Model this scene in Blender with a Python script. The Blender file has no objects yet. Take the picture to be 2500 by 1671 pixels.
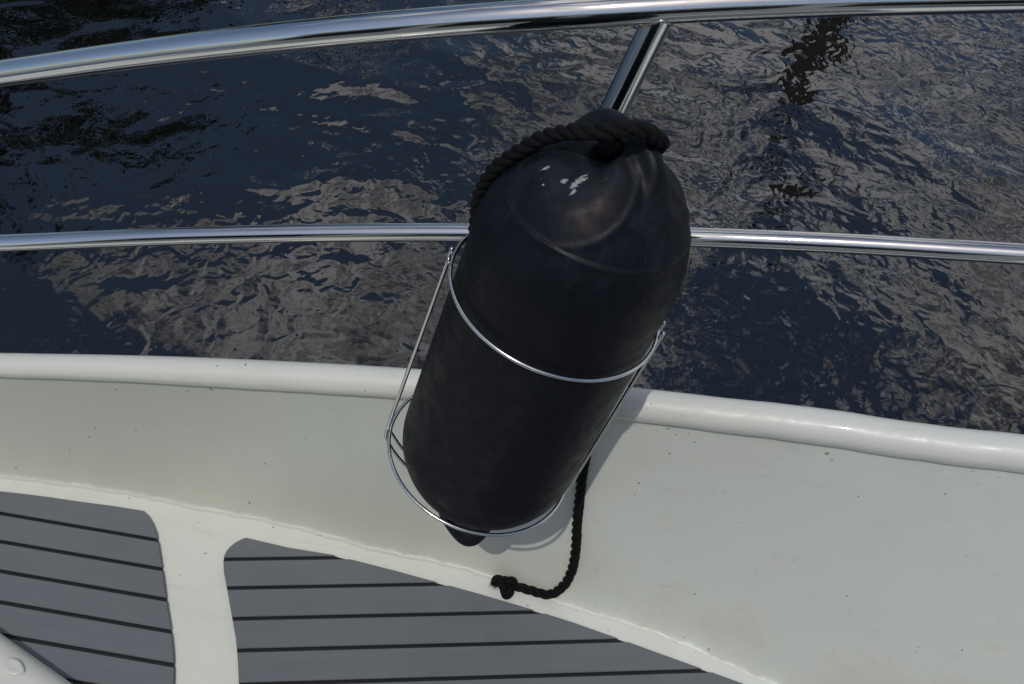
import bpy, bmesh, math, random
import numpy as np
from mathutils import Vector, Matrix
from mathutils.bvhtree import BVHTree
random.seed(7); np.random.seed(7)
S = bpy.context.scene
# ------------------------------------------------------------------ camera
H = 1.5                                   # eye height above the side deck (deck is z = 0)
PITCH, ROLL, FOC = math.radians(47), math.radians(8), 2430.0
cam_m = (Matrix.Rotation(math.pi/2-PITCH, 3, 'X') @ Matrix.Rotation(ROLL, 3, 'Z'))
M = np.array(cam_m)
cd = bpy.data.cameras.new('camera'); cam = bpy.data.objects.new('camera', cd)
S.collection.objects.link(cam); S.camera = cam
cam.matrix_world = Matrix.Translation((0, 0, H)) @ cam_m.to_4x4()
cd.sensor_width = 36; cd.lens = FOC/2500*36; cd.clip_start = .02; cd.clip_end = 3000
# ------------------------------------------------------------------ sun direction (towards the sun), sky, exposure
sun_dir = M @ np.array([-.100, .250, 1.0]); sun_dir /= np.linalg.norm(sun_dir)
SUN_EL = math.asin(sun_dir[2]); SUN_AZ = math.atan2(sun_dir[0], sun_dir[1])
sl = bpy.data.lights.new('sun', 'SUN'); sl.energy = 2.5; sl.angle = math.radians(.6); sl.color = (1, .965, .9)
so = bpy.data.objects.new('sun', sl); S.collection.objects.link(so)
so.rotation_euler = Vector(sun_dir).to_track_quat('Z', 'Y').to_euler(); so.location = (0, 0, 20)
S.view_settings.view_transform = 'Standard'; S.view_settings.look = 'None'
S.view_settings.exposure = -.76; S.view_settings.gamma = 1
W = bpy.data.worlds.new('World'); S.world = W; W.use_nodes = True
nt = W.node_tree; nt.nodes.clear()
def wn(t, **k):
    n = nt.nodes.new(t)
    for a, b in k.items(): setattr(n, a, b)
    return n
def wmath(op, a, b=None, clamp=False):
    n = wn('ShaderNodeMath', operation=op, use_clamp=clamp)
    for i, v in enumerate((a, b)):
        if v is None: continue
        if isinstance(v, (int, float)): n.inputs[i].default_value = v
        else: nt.links.new(v, n.inputs[i])
    return n.outputs[0]
out = wn('ShaderNodeOutputWorld'); bgs = wn('ShaderNodeBackground'); bgc = wn('ShaderNodeBackground'); mx = wn('ShaderNodeMixShader')
sky = wn('ShaderNodeTexSky'); sky.sky_type = 'NISHITA'; sky.sun_disc = False
sky.sun_elevation = SUN_EL; sky.sun_rotation = SUN_AZ; sky.air_density = 1.0; sky.dust_density = 1.6; sky.ozone_density = 1.6
nt.links.new(sky.outputs[0], bgs.inputs[0]); bgs.inputs[1].default_value = .15
tc = wn('ShaderNodeTexCoord'); sp = wn('ShaderNodeSeparateXYZ'); nt.links.new(tc.outputs['Generated'], sp.inputs[0])
zz = wmath('ADD', wmath('MAXIMUM', sp.outputs[2], 0.0), .12)
ux = wmath('DIVIDE', sp.outputs[0], zz); uy = wmath('DIVIDE', sp.outputs[1], zz)
cb = wn('ShaderNodeCombineXYZ'); nt.links.new(ux, cb.inputs[0]); nt.links.new(uy, cb.inputs[1]); cb.inputs[2].default_value = 3.7
n1 = wn('ShaderNodeTexNoise'); n1.inputs['Scale'].default_value = 1.9; n1.inputs['Detail'].default_value = 9; n1.inputs['Roughness'].default_value = .62; n1.inputs['Distortion'].default_value = .4
nt.links.new(cb.outputs[0], n1.inputs['Vector'])
# more cloud to the right and overhead, clearer low on the left
b1 = wmath('MULTIPLY', wmath('ADD', ux, .08), .48)
b1 = wmath('MINIMUM', wmath('MAXIMUM', b1, -.14), .06)
lf = wmath('MINIMUM', wmath('MAXIMUM', wmath('MULTIPLY', wmath('ADD', ux, .02), -6.0), 0.0), 1.0)
b2 = wmath('MULTIPLY', wmath('MINIMUM', wmath('MAXIMUM', wmath('MULTIPLY', wmath('SUBTRACT', sp.outputs[2], .62), 3.0), 0.0), .21), lf)
b3 = wmath('MULTIPLY', wmath('MULTIPLY', wmath('MAXIMUM', wmath('SUBTRACT', sp.outputs[2], .59), 0.0), wmath('MAXIMUM', wmath('SUBTRACT', ux, .08), 0.0)), -3.0)
b2 = wmath('ADD', b2, wmath('MAXIMUM', b3, -.045))
b4 = wmath('MINIMUM', wmath('MAXIMUM', wmath('MULTIPLY', wmath('SUBTRACT', uy, .45), .5), -.15), 0.0)   # clearer overhead and on the sun's side
v = wmath('ADD', wmath('ADD', wmath('ADD', n1.outputs[0], b1), b2), b4)
mr = wn('ShaderNodeMapRange'); mr.interpolation_type = 'SMOOTHSTEP'; nt.links.new(v, mr.inputs[0])
mr.inputs[1].default_value = .470; mr.inputs[2].default_value = .565
# light haze band near the horizon
cr = wn('ShaderNodeMix', data_type='RGBA'); n2 = wn('ShaderNodeTexNoise'); n2.inputs['Scale'].default_value = 5.5; n2.inputs['Detail'].default_value = 6; n2.inputs['Roughness'].default_value = .6; nt.links.new(cb.outputs[0], n2.inputs['Vector'])
cm = wn('ShaderNodeMapRange'); cm.inputs[1].default_value = .36; cm.inputs[2].default_value = .58; nt.links.new(n2.outputs[0], cm.inputs[0]); nt.links.new(cm.outputs[0], cr.inputs[0])
cr.inputs[6].default_value = (.21, .22, .25, 1); cr.inputs[7].default_value = (1.10, 1.09, 1.12, 1)
nt.links.new(cr.outputs[2], bgc.inputs[0]); bgc.inputs[1].default_value = 1.3
nt.links.new(mr.outputs[0], mx.inputs[0]); nt.links.new(bgs.outputs[0], mx.inputs[1]); nt.links.new(bgc.outputs[0], mx.inputs[2])
nt.links.new(mx.outputs[0], out.inputs[0])

# ------------------------------------------------------------------ helpers
OFF = np.array([0, 0, H])
def at(x, y, Z): return OFF + M @ (Z*np.array([(x-1250)/FOC, -(y-835.5)/FOC, -1.0]))
def onz(x, y, z):
    d = M @ np.array([(x-1250)/FOC, -(y-835.5)/FOC, -1.0]); return OFF + d*(z-H)/d[2]
def unit(a): return a/np.linalg.norm(a)
def tag(o, label=None, cat=None, group=None, kind=None):
    if label: o['label'] = label
    if cat: o['category'] = cat
    if group: o['group'] = group
    if kind: o['kind'] = kind
    return o
def empty(name, loc):
    o = bpy.data.objects.new(name, None); o.location = loc; o.empty_display_size = .05
    S.collection.objects.link(o); return o
def mesh(name, verts, faces, mat, parent=None, smooth=True, uv=None, mi=None):
    me = bpy.data.meshes.new(name)
    verts = np.array(verts, float)
    base = np.array(parent_world(parent)) if parent is not None else np.zeros(3)
    me.from_pydata([tuple(v) for v in (verts-base)], [], [tuple(int(i) for i in f) for f in faces])
    for m in (mat if isinstance(mat, (list, tuple)) else [mat]): me.materials.append(m)
    me.polygons.foreach_set('use_smooth', [smooth]*len(me.polygons))
    if mi is not None: me.polygons.foreach_set('material_index', mi)
    if uv is not None:
        l = me.uv_layers.new(name='UVMap')
        for lp in me.loops: l.data[lp.index].uv = uv[lp.vertex_index]
    bm = bmesh.new(); bm.from_mesh(me); bmesh.ops.recalc_face_normals(bm, faces=bm.faces); bm.to_mesh(me); bm.free()
    me.update()
    o = bpy.data.objects.new(name, me); S.collection.objects.link(o)
    if parent is not None: o.parent = parent
    return o
def parent_world(p):
    v = Vector((0, 0, 0))
    while p is not None: v = v + p.location; p = p.parent
    return v
def pchip(xs, ys, q):
    xs = np.array(xs, float); ys = np.array(ys, float); q = np.atleast_1d(q)
    h = np.diff(xs); d = np.diff(ys)/h; m = np.zeros(len(xs))
    m[0] = d[0]; m[-1] = d[-1]
    for i in range(1, len(xs)-1): m[i] = (h[i]*d[i-1]+h[i-1]*d[i])/(h[i-1]+h[i])
    k = np.clip(np.searchsorted(xs, q)-1, 0, len(h)-1)
    t = (q-xs[k])/h[k]
    y = (2*t**3-3*t**2+1)*ys[k]+(t**3-2*t**2+t)*h[k]*m[k]+(-2*t**3+3*t**2)*ys[k+1]+(t**3-t**2)*h[k]*m[k+1]
    y = np.where(q < xs[0], ys[0]+(q-xs[0])*m[0], y); y = np.where(q > xs[-1], ys[-1]+(q-xs[-1])*m[-1], y)
    return y
def smooth_path(P, n, closed=False):
    P = np.array(P, float); t = np.concatenate([[0], np.cumsum(np.linalg.norm(np.diff(P, axis=0), axis=1))])
    q = np.linspace(0, t[-1], n)
    R = np.stack([pchip(t, P[:, i], q) for i in range(3)], 1)
    t = np.concatenate([[0], np.cumsum(np.linalg.norm(np.diff(R, axis=0), axis=1))]); q = np.linspace(0, t[-1], n)
    return np.stack([np.interp(q, t, R[:, i]) for i in range(3)], 1)
def frames(P, closed=False):
    n = len(P); T = np.gradient(P, axis=0)
    if closed: T = np.roll(P, -1, 0)-np.roll(P, 1, 0)
    T /= np.linalg.norm(T, axis=1)[:, None]
    N = np.zeros_like(P); a = np.array([0, 0, 1.]) if abs(T[0][2]) < .9 else np.array([1., 0, 0])
    N[0] = unit(a-T[0]*(a@T[0]))
    for i in range(1, n): v = N[i-1]-T[i]*(N[i-1]@T[i]); N[i] = unit(v)
    return T, N, np.cross(T, N)
def tube_geo(P, r, sides=16, closed=False, caps=True, phase=0, roundcap=False):
    P = np.array(P, float); n = len(P)
    r = np.full(n, r, float) if np.isscalar(r) else np.array(r, float)
    T, N, B = frames(P, closed)
    if roundcap and not closed:
        k = 4; a = [P[0]-T[0]*r[0]*math.sin(math.pi/2*j/k)*.7 for j in range(k, 0, -1)]; b = [P[-1]+T[-1]*r[-1]*math.sin(math.pi/2*j/k)*.7 for j in range(1, k+1)]
        ra = [r[0]*max(.02, math.cos(math.pi/2*j/k)) for j in range(k, 0, -1)]
        P = np.array(a+list(P)+b); r = np.array(ra+list(r)+[r[-1]*max(.02, math.cos(math.pi/2*j/k)) for j in range(1, k+1)])
        N = np.array([N[0]]*k+list(N)+[N[-1]]*k); B = np.array([B[0]]*k+list(B)+[B[-1]]*k); n = len(P)
    V = []; Fc = []
    for i in range(n):
        for s in range(sides):
            th = 2*math.pi*s/sides+phase
            V.append(P[i]+r[i]*(math.cos(th)*N[i]+math.sin(th)*B[i]))
    for i in range(n if closed else n-1):
        j = (i+1) % n
        for s in range(sides):
            s2 = (s+1) % sides
            Fc.append((i*sides+s, i*sides+s2, j*sides+s2, j*sides+s))
    if caps and not closed:
        Fc.append(tuple(range(sides))[::-1]); Fc.append(tuple((n-1)*sides+s for s in range(sides)))
    return V, Fc
class MB:
    def __init__(s): s.V = []; s.F = []; s.mi = []
    def add(s, vf, m=0):
        o = len(s.V); s.V += [np.array(v) for v in vf[0]]; s.F += [tuple(i+o for i in f) for f in vf[1]]; s.mi += [m]*len(vf[1]); return s
    def build(s, name, mat, parent=None, smooth=True): return mesh(name, s.V, s.F, mat, parent, smooth, mi=s.mi)
def extend(P, d0, d1, n=10):
    P = np.array(P); a = unit(P[0]-P[3]); b = unit(P[-1]-P[-4])
    A = [P[0]+a*d0*k/n for k in range(n, 0, -1)]; B = [P[-1]+b*d1*k/n for k in range(1, n+1)]
    return np.array(A+list(P)+B)

# ------------------------------------------------------------------ materials
def newmat(name, col, rough=.5, metal=0, **kw):
    m = bpy.data.materials.new(name); m.use_nodes = True; b = m.node_tree.nodes['Principled BSDF']
    b.inputs['Base Color'].default_value = (*col, 1); b.inputs['Roughness'].default_value = rough; b.inputs['Metallic'].default_value = metal
    for k, v in kw.items(): b.inputs[k].default_value = v
    return m, m.node_tree, b
class NT:
    def __init__(s, t): s.t = t
    def n(s, ty, ins=None, **k):
        n = s.t.nodes.new(ty)
        for a, b in k.items(): setattr(n, a, b)
        for a, b in (ins or {}).items():
            if hasattr(b, 'links'): s.t.links.new(b, n.inputs[a])
            else: n.inputs[a].default_value = b
        return n
    def m(s, op, *v, clamp=False):
        n = s.n('ShaderNodeMath', operation=op, use_clamp=clamp)
        for i, x in enumerate(v):
            if hasattr(x, 'links'): s.t.links.new(x, n.inputs[i])
            else: n.inputs[i].default_value = x
        return n.outputs[0]
    def noise(s, vec, scale, detail=3, rough=.5, dist=0.0):
        return s.n('ShaderNodeTexNoise', {'Vector': vec, 'Scale': scale, 'Detail': detail, 'Roughness': rough, 'Distortion': dist}).outputs[0]
    def ramp(s, v, a, b, lo=0.0, hi=1.0, smooth=True):
        n = s.n('ShaderNodeMapRange', {0: v, 1: a, 2: b, 3: lo, 4: hi}); n.interpolation_type = 'SMOOTHSTEP' if smooth else 'LINEAR'; return n.outputs[0]
    def mix(s, f, a, b):
        n = s.n('ShaderNodeMix', data_type='RGBA')
        for i, x in ((0, f), (6, a), (7, b)):
            if hasattr(x, 'links'): s.t.links.new(x, n.inputs[i])
            elif isinstance(x, tuple): n.inputs[i].default_value = (*x, 1)
            else: n.inputs[i].default_value = x
        return n.outputs[2]
    def bump(s, h, strength, dist, normal=None):
        n = s.n('ShaderNodeBump', {'Height': h, 'Strength': strength, 'Distance': dist})
        if normal is not None: s.t.links.new(normal, n.inputs['Normal'])
        return n.outputs[0]
    def geo(s): return s.n('ShaderNodeNewGeometry').outputs['Position']
    def obj(s): return s.n('ShaderNodeTexCoord').outputs['Object']
    def mapping(s, vec, loc=(0, 0, 0), rot=(0, 0, 0), scale=(1, 1, 1)):
        return s.n('ShaderNodeMapping', {'Vector': vec, 'Location': loc, 'Rotation': rot, 'Scale': scale}).outputs[0]
    def link(s, a, b): s.t.links.new(a, b)

def specks(N, vec, scale, keep, r0, seed=0.0):
    v2 = N.mapping(vec, loc=(seed, seed*.7, seed*1.3))
    w = N.n('ShaderNodeTexNoise', {'Vector': v2, 'Scale': 260., 'Detail': 1.0})
    v3 = N.n('ShaderNodeVectorMath', {0: v2, 1: N.n('ShaderNodeVectorMath', {0: w.outputs['Color'], 'Scale': .0035}, operation='SCALE').outputs[0]}, operation='ADD').outputs[0]
    vo = N.n('ShaderNodeTexVoronoi', {'Vector': v3, 'Scale': scale}, feature='F1')
    sc = N.n('ShaderNodeSeparateColor', {0: vo.outputs['Color']})
    rad = N.m('MULTIPLY', sc.outputs[1], r0*scale)
    inside = N.m('LESS_THAN', vo.outputs['Distance'], rad)
    pick = N.m('LESS_THAN', sc.outputs[0], keep)
    return N.m('MULTIPLY', inside, pick)

def white_paint(name, uvdirt=False, A=(.72, .73, .655), B=(.735, .75, .71), coat=0.0):
    m, t, b = newmat(name, (.74, .75, .69), .42, **{'Coat Weight': coat, 'Coat Roughness': .07})
    N = NT(t); g = N.geo()
    big = N.noise(g, 1.3, 3, .5); mid = N.noise(g, 9, 4, .6); fine = N.noise(g, 70, 4, .65)
    c = N.mix(N.ramp(N.m('ADD', big, N.m('MULTIPLY', N.n('ShaderNodeSeparateXYZ', {0: g}).outputs[0], .35)), .33, .72), A, B)  # tint shifts from left to right, bounce light put into the colour
    c = N.mix(N.m('MULTIPLY', N.ramp(mid, .42, .75), .28), c, (.60, .60, .53))
    c = N.mix(N.m('MULTIPLY', N.ramp(fine, .5, .8), .16), c, (.50, .49, .45))
    # faint drawn-out scuffs
    sc = N.noise(N.mapping(g, rot=(.2, .1, .7), scale=(6, 60, 25)), 1.0, 5, .7)
    c = N.mix(N.m('MULTIPLY', N.ramp(sc, .58, .75), .30), c, (.42, .42, .40))
    sc2 = N.m('MULTIPLY', N.ramp(N.noise(N.mapping(g, loc=(5, 2, 1), rot=(.5, .3, -.5), scale=(8, 140, 60)), 1.0, 5, .75), .64, .72), N.ramp(N.noise(g, 3.1, 2), .45, .6))
    c = N.mix(N.m('MULTIPLY', sc2, .38), c, (.33, .33, .31))
    run = N.m('MULTIPLY', N.ramp(N.noise(N.mapping(g, loc=(1, 2, 0), scale=(30, 1, 2.2)), 1.0, 3, .6), .56, .74), N.ramp(N.noise(g, 2.2, 2), .45, .62))
    c = N.mix(N.m('MULTIPLY', run, .22), c, (.50, .47, .36))
    # yellowish drip stains
    st = N.noise(N.mapping(g, loc=(3, 1, 2)), 14, 2, .4)
    c = N.mix(N.m('MULTIPLY', N.ramp(st, .70, .78), .35), c, (.62, .55, .40))
    s1 = specks(N, g, 24, .42, .0031); s2 = specks(N, g, 70, .16, .0016, 4.0)
    dirt = N.m('MAXIMUM', s1, s2)
    if uvdirt:
        uv = N.n('ShaderNodeUVMap').outputs[0]; vv = N.n('ShaderNodeSeparateXYZ', {0: uv}).outputs[1]
        line = N.m('MAXIMUM', N.m('SUBTRACT', 1.0, N.m('MULTIPLY', N.m('ABSOLUTE', N.m('SUBTRACT', vv, 1.01)), 16.0)), N.m('SUBTRACT', 1.0, N.m('MULTIPLY', N.m('ABSOLUTE', N.m('SUBTRACT', vv, .02)), 14.0)), clamp=True)
        s3 = N.m('MULTIPLY', N.m('MULTIPLY', specks(N, g, 55, .8, .0034, 9.0), line), N.ramp(N.noise(g, 7, 2), .42, .56))
        s4 = N.m('MULTIPLY', N.m('MULTIPLY', specks(N, g, 150, .45, .0016, 2.0), line), N.ramp(N.noise(g, 5, 2), .42, .6))
        dirt = N.m('MAXIMUM', dirt, N.m('MAXIMUM', s3, s4))
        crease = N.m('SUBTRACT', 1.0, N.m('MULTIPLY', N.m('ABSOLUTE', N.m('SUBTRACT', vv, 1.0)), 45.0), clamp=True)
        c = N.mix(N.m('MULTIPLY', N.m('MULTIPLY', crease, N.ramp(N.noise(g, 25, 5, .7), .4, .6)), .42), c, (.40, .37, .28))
        grime = N.m('SUBTRACT', 1.0, N.m('MULTIPLY', N.m('ABSOLUTE', N.m('SUBTRACT', vv, .86)), 5.0), clamp=True)
        c = N.mix(N.m('MULTIPLY', N.m('MULTIPLY', grime, N.ramp(mid, .3, .7)), .30), c, (.62, .58, .44))
        top = N.m('SUBTRACT', 1.0, N.m('MULTIPLY', vv, 22.0), clamp=True)
        c = N.mix(N.m('MULTIPLY', top, N.m('MULTIPLY', N.ramp(mid, .3, .6), .4)), c, (.52, .49, .36))
    c = N.mix(N.m('MULTIPLY', dirt, .86), c, (.05, .05, .035))
    N.link(c, b.inputs['Base Color'])
    N.link(N.ramp(fine, .3, .7, .34, .52), b.inputs['Roughness'])
    wav = N.noise(g, 6, 2, .5); h = N.m('ADD', N.m('MULTIPLY', wav, .0022), N.m('MULTIPLY', N.noise(g, 240, 3, .6), .00007))
    N.link(N.bump(h, 1.0, 1.0), b.inputs['Normal'])
    return m
M_white = white_paint('shaded_bulwark_paint', True, (.565, .585, .50), (.70, .725, .67))  # paint darkened to carry grazing-sun shade, with greenish bounce put in at the left
M_deckw = white_paint('white_deck_paint', True)
M_white2 = white_paint('white_cap_paint', False, (.68, .685, .62), (.71, .72, .67), .5)

def steel(name, rough, scratch=.3):
    m, t, b = newmat(name, (.62, .62, .62), rough, 1.0)
    N = NT(t); g = N.geo()
    n = N.noise(g, 35, 5, .6); s = N.noise(N.mapping(g, scale=(3, 220, 220)), 1.0, 4, .65)
    N.link(N.m('ADD', N.ramp(n, .3, .8, rough*.7, rough*1.6), N.m('MULTIPLY', N.ramp(s, .58, .8), scratch*.15)), b.inputs['Roughness'])
    d = specks(N, g, 45, .30, .0014, 3.0)
    c = N.mix(N.m('MULTIPLY', d, .75), (.68, .68, .675), (.10, .085, .06))
    c = N.mix(N.m('MULTIPLY', N.ramp(N.noise(g, 90, 4, .7), .6, .8), .25), c, (.40, .37, .32))
    N.link(c, b.inputs['Base Color'])
    N.link(N.bump(N.m('ADD', N.m('MULTIPLY', s, .00003), N.m('MULTIPLY', N.noise(g, 12, 2), .0003)), 1.0, 1.0), b.inputs['Normal'])
    return m
M_steel = steel('polished_steel', .07)
M_wire = steel('wire_steel', .20)

# fender vinyl
M_vinyl, t, b = newmat('navy_black_vinyl', (.012, .014, .019), .42, **{'Specular IOR Level': .22})
N = NT(t); o = N.obj(); xyz = N.n('ShaderNodeSeparateXYZ', {0: o})
n1_ = N.noise(o, 9, 4, .6); n2_ = N.noise(o, 60, 5, .7)
c = N.mix(N.ramp(n1_, .35, .7), (.0016, .0025, .0048), (.0030, .0045, .0092))
hi = N.ramp(xyz.outputs[2], -.06, .07)
chalk = N.m('MULTIPLY', N.ramp(N.noise(N.mapping(o, scale=(1, 1, .45)), 26, 5, .75, .8), .40, .80), N.m('ADD', N.m('MULTIPLY', hi, .95), .03))
c = N.mix(N.m('MULTIPLY', chalk, .34), c, (.038, .046, .066))
M_vinyl_tree = (N, o, xyz, c, b, n2_, hi)

def fin_fender_mat(fc, e_scuff, rust_c):
    """fc: facet centre in object space; scuffs and rust are stains with a shape of their own"""
    N, o, xyz, c, b, n2_, hi = M_vinyl_tree
    def scr(rot, sc, seed, lo, hi_):
        nn = N.noise(N.mapping(o, loc=(seed, seed, seed), rot=rot, scale=sc), 1.0, 4, .6, .6)
        return N.ramp(nn, lo, hi_)
    s = N.m('MAXIMUM', scr((.3, .2, .9), (14, 300, 40), 1.0, .70, .78), scr((1.1, .5, .2), (300, 16, 60), 5.0, .71, .79))
    s = N.m('MAXIMUM', s, scr((.2, 1.2, .4), (90, 40, 420), 8.0, .72, .80))
    c = N.mix(N.m('MULTIPLY', s, N.m('ADD', N.m('MULTIPLY', hi, .30), .10)), c, (.22, .23, .25))
    pin = specks(N, o, 48, .25, .0012, 6.0)
    c = N.mix(N.m('MULTIPLY', pin, .4), c, (.30, .31, .33))
    # white abrasion patch
    R = e_scuff
    def ell(cen, ax1, ax2, l1, l2):
        d = N.n('ShaderNodeVectorMath', {0: o, 1: tuple(cen)}, operation='SUBTRACT').outputs[0]
        a1 = N.m('DIVIDE', N.n('ShaderNodeVectorMath', {0: d, 1: tuple(ax1)}, operation='DOT_PRODUCT').outputs['Value'], l1)
        a2 = N.m('DIVIDE', N.n('ShaderNodeVectorMath', {0: d, 1: tuple(ax2)}, operation='DOT_PRODUCT').outputs['Value'], l2)
        return N.m('SQRT', N.m('ADD', N.m('MULTIPLY', a1, a1), N.m('MULTIPLY', a2, a2)))
    brk = N.noise(N.mapping(o, loc=(1.7, .3, 2)), 210, 5, .75, 1.2)
    for cen, ax1, ax2, l1, l2 in R:
        e = ell(cen, ax1, ax2, l1, l2)
        msk = N.ramp(N.m('ADD', N.m('MULTIPLY', e, .34), N.m('MULTIPLY', brk, 1.0)), .62, .72, 1.0, 0.0)
        c = N.mix(N.m('MULTIPLY', msk, .85), c, (.36, .37, .38))
    for cen, ax1, ax2, l1, l2 in rust_c:
        e = ell(cen, ax1, ax2, l1, l2)
        msk = N.ramp(N.m('ADD', N.m('MULTIPLY', e, .55), N.m('MULTIPLY', n1_, .6)), .45, .95, 1.0, 0.0)
        c = N.mix(N.m('MULTIPLY', msk, .24), c, (.085, .030, .012))
    N.link(c, b.inputs['Base Color'])
    N.link(N.ramp(n2_, .3, .75, .42, .64), b.inputs['Roughness'])
    z = xyz.outputs[2]
    crease = N.m('SUBTRACT', 1.0, N.m('MULTIPLY', N.m('ABSOLUTE', N.m('SUBTRACT', z, .0275)), 330.0), clamp=True)
    hgt = N.m('ADD', N.m('ADD', N.m('MULTIPLY', n2_, .00018), N.m('MULTIPLY', N.noise(o, 14, 2), .0014)), N.m('ADD', N.m('MULTIPLY', crease, .0009), N.m('MULTIPLY', s, -.0001)))
    N.link(N.bump(hgt, 1.0, 1.0), b.inputs['Normal'])

# black rope
M_rope, t, b = newmat('black_rope_fibre', (.003, .003, .0035), .7, **{'Specular IOR Level': .22})
N = NT(t); uv = N.n('ShaderNodeUVMap').outputs[0]; o = N.obj()
fib = N.noise(N.mapping(o, scale=(1, 1, 1)), 520, 3, .6)
N.link(N.mix(N.ramp(fib, .5, .8), (.0018, .0018, .0023), (.006, .0065, .008)), b.inputs['Base Color'])
N.link(N.bump(fib, 1.0, .0016), b.inputs['Normal'])

# grey deck planks
def plank_mat(name, ang):
    m, t, b = newmat(name, (.14, .145, .155), .55)
    N = NT(t); g = N.geo()
    gr = N.noise(N.mapping(N.mapping(g, rot=(0, 0, -ang)), scale=(5, 420, 1)), 1.0, 5, .75)
    gr2 = N.noise(N.mapping(N.mapping(g, rot=(0, 0, -ang)), scale=(2, 60, 1)), 1.0, 3, .6)
    bl = N.noise(g, 5, 3, .5); sm = N.noise(g, 17, 4, .6)
    c = N.mix(N.ramp(gr, .3, .7), (.132, .144, .156), (.156, .169, .182))
    c = N.mix(N.m('MULTIPLY', N.ramp(gr2, .4, .7), .35), c, (.165, .168, .178))
    c = N.mix(N.m('MULTIPLY', N.ramp(bl, .35, .7), .45), c, (.124, .133, .142))
    c = N.mix(N.m('MULTIPLY', N.ramp(sm, .62, .8), .22), c, (.20, .195, .19))
    c = N.mix(N.m('MULTIPLY', specks(N, g, 40, .22, .0016, 5.0), .6), c, (.05, .045, .04))
    c = N.mix(N.m('MULTIPLY', specks(N, g, 120, .08, .0008, 8.0), .6), c, (.38, .37, .34))
    N.link(c, b.inputs['Base Color']); N.link(N.bump(gr, 1.0, .00025), b.inputs['Normal'])
    N.link(N.ramp(sm, .3, .7, .48, .64), b.inputs['Roughness'])
    return m
M_caulk, t, b = newmat('black_caulk', (.008, .008, .010), .55)
N = NT(t); g = N.geo()
N.link(N.mix(N.ramp(N.noise(g, 120, 4, .7), .5, .8), (.007, .007, .009), (.018, .017, .018)), b.inputs['Base Color'])
M_steelweld, _, _ = newmat('weld', (.45, .42, .38), .35, 1.0)

# ------------------------------------------------------------------ water
m, t, b = newmat('dark_canal_water', (.0025, .003, .003), .012, **{'IOR': 1.6, 'Specular IOR Level': .95})
N = NT(t); g = N.geo()
w1 = N.noise(N.mapping(g, rot=(0, 0, .35), scale=(1, 1.5, 1)), .8, 1, .45, .2)
w2 = N.noise(N.mapping(g, rot=(0, 0, -.35), scale=(1, 1.2, 1)), 3.2, 1, .5, .5)
w3 = N.noise(N.mapping(g, rot=(0, 0, .5), scale=(1, .9, 1)), 10, 1.5, .5, .7)
calm = N.ramp(N.m('ADD', N.noise(N.mapping(g, loc=(4, 2, 0)), .55, 2, .5), N.m('MULTIPLY', N.n('ShaderNodeSeparateXYZ', {0: g}).outputs[0], .10)), .40, .60, .48, 1.15)
hx = N.m('MULTIPLY', w1, .06)
w4 = N.noise(N.mapping(g, rot=(0, 0, -.2), scale=(1, .85, 1)), 24, 1, .5, .5)
hx = N.m('ADD', hx, N.m('MULTIPLY', w2, .014))
hx = N.m('ADD', hx, N.m('MULTIPLY', N.m('MULTIPLY', w4, calm), .0010))
hx = N.m('ADD', hx, N.m('MULTIPLY', N.m('MULTIPLY', w3, calm), .0042))
N.link(N.bump(hx, 1.0, 1.0), b.inputs['Normal'])
M_water = m
WZ = -1.15
V = []; Fc = []; n = 40
xs = np.sign(np.linspace(-1, 1, n))*np.abs(np.linspace(-1, 1, n))**3*900
for y in xs:
    for x in xs: V.append((x, y, WZ))
for i in range(n-1):
    for j in range(n-1): Fc.append((i*n+j, i*n+j+1, (i+1)*n+j+1, (i+1)*n+j))
w = mesh('water', V, Fc, M_water); tag(w, kind='structure')

# ------------------------------------------------------------------ far bank, tree and mooring post that the water mirrors
M_bark, t, b = newmat('dark_bark', (.035, .026, .018), .85)
N = NT(t); g = N.geo(); N.link(N.mix(N.noise(g, 12, 4), (.02, .015, .010), (.06, .045, .032)), b.inputs['Base Color'])
M_leaf, t, b = newmat('leaves', (.03, .045, .015), .6)
N = NT(t); g = N.geo(); N.link(N.mix(N.noise(g, 3, 3), (.018, .028, .008), (.05, .07, .02)), b.inputs['Base Color'])
M_bank, t, b = newmat('grassy_bank', (.05, .06, .02), .9)
N = NT(t); g = N.geo(); N.link(N.mix(N.noise(g, 2, 5), (.03, .045, .012), (.08, .075, .035)), b.inputs['Base Color'])
V = []; Fc = []
for i, x in enumerate(np.linspace(-80, 80, 60)):
    w0 = .6*math.sin(i*.7)+.3*math.sin(i*1.9)
    for y, z in ((21+w0, WZ-.3), (21.4+w0, WZ+.35), (23+w0, WZ+.6), (60, WZ+1.0), (400, WZ+1.0)): V.append((x*(1 if y < 30 else 8), y, z))
for i in range(59):
    for k in range(4): Fc.append((i*5+k, i*5+k+1, (i+1)*5+k+1, (i+1)*5+k))
tag(mesh('riverbank', V, Fc, M_bank), kind='structure')
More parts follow.
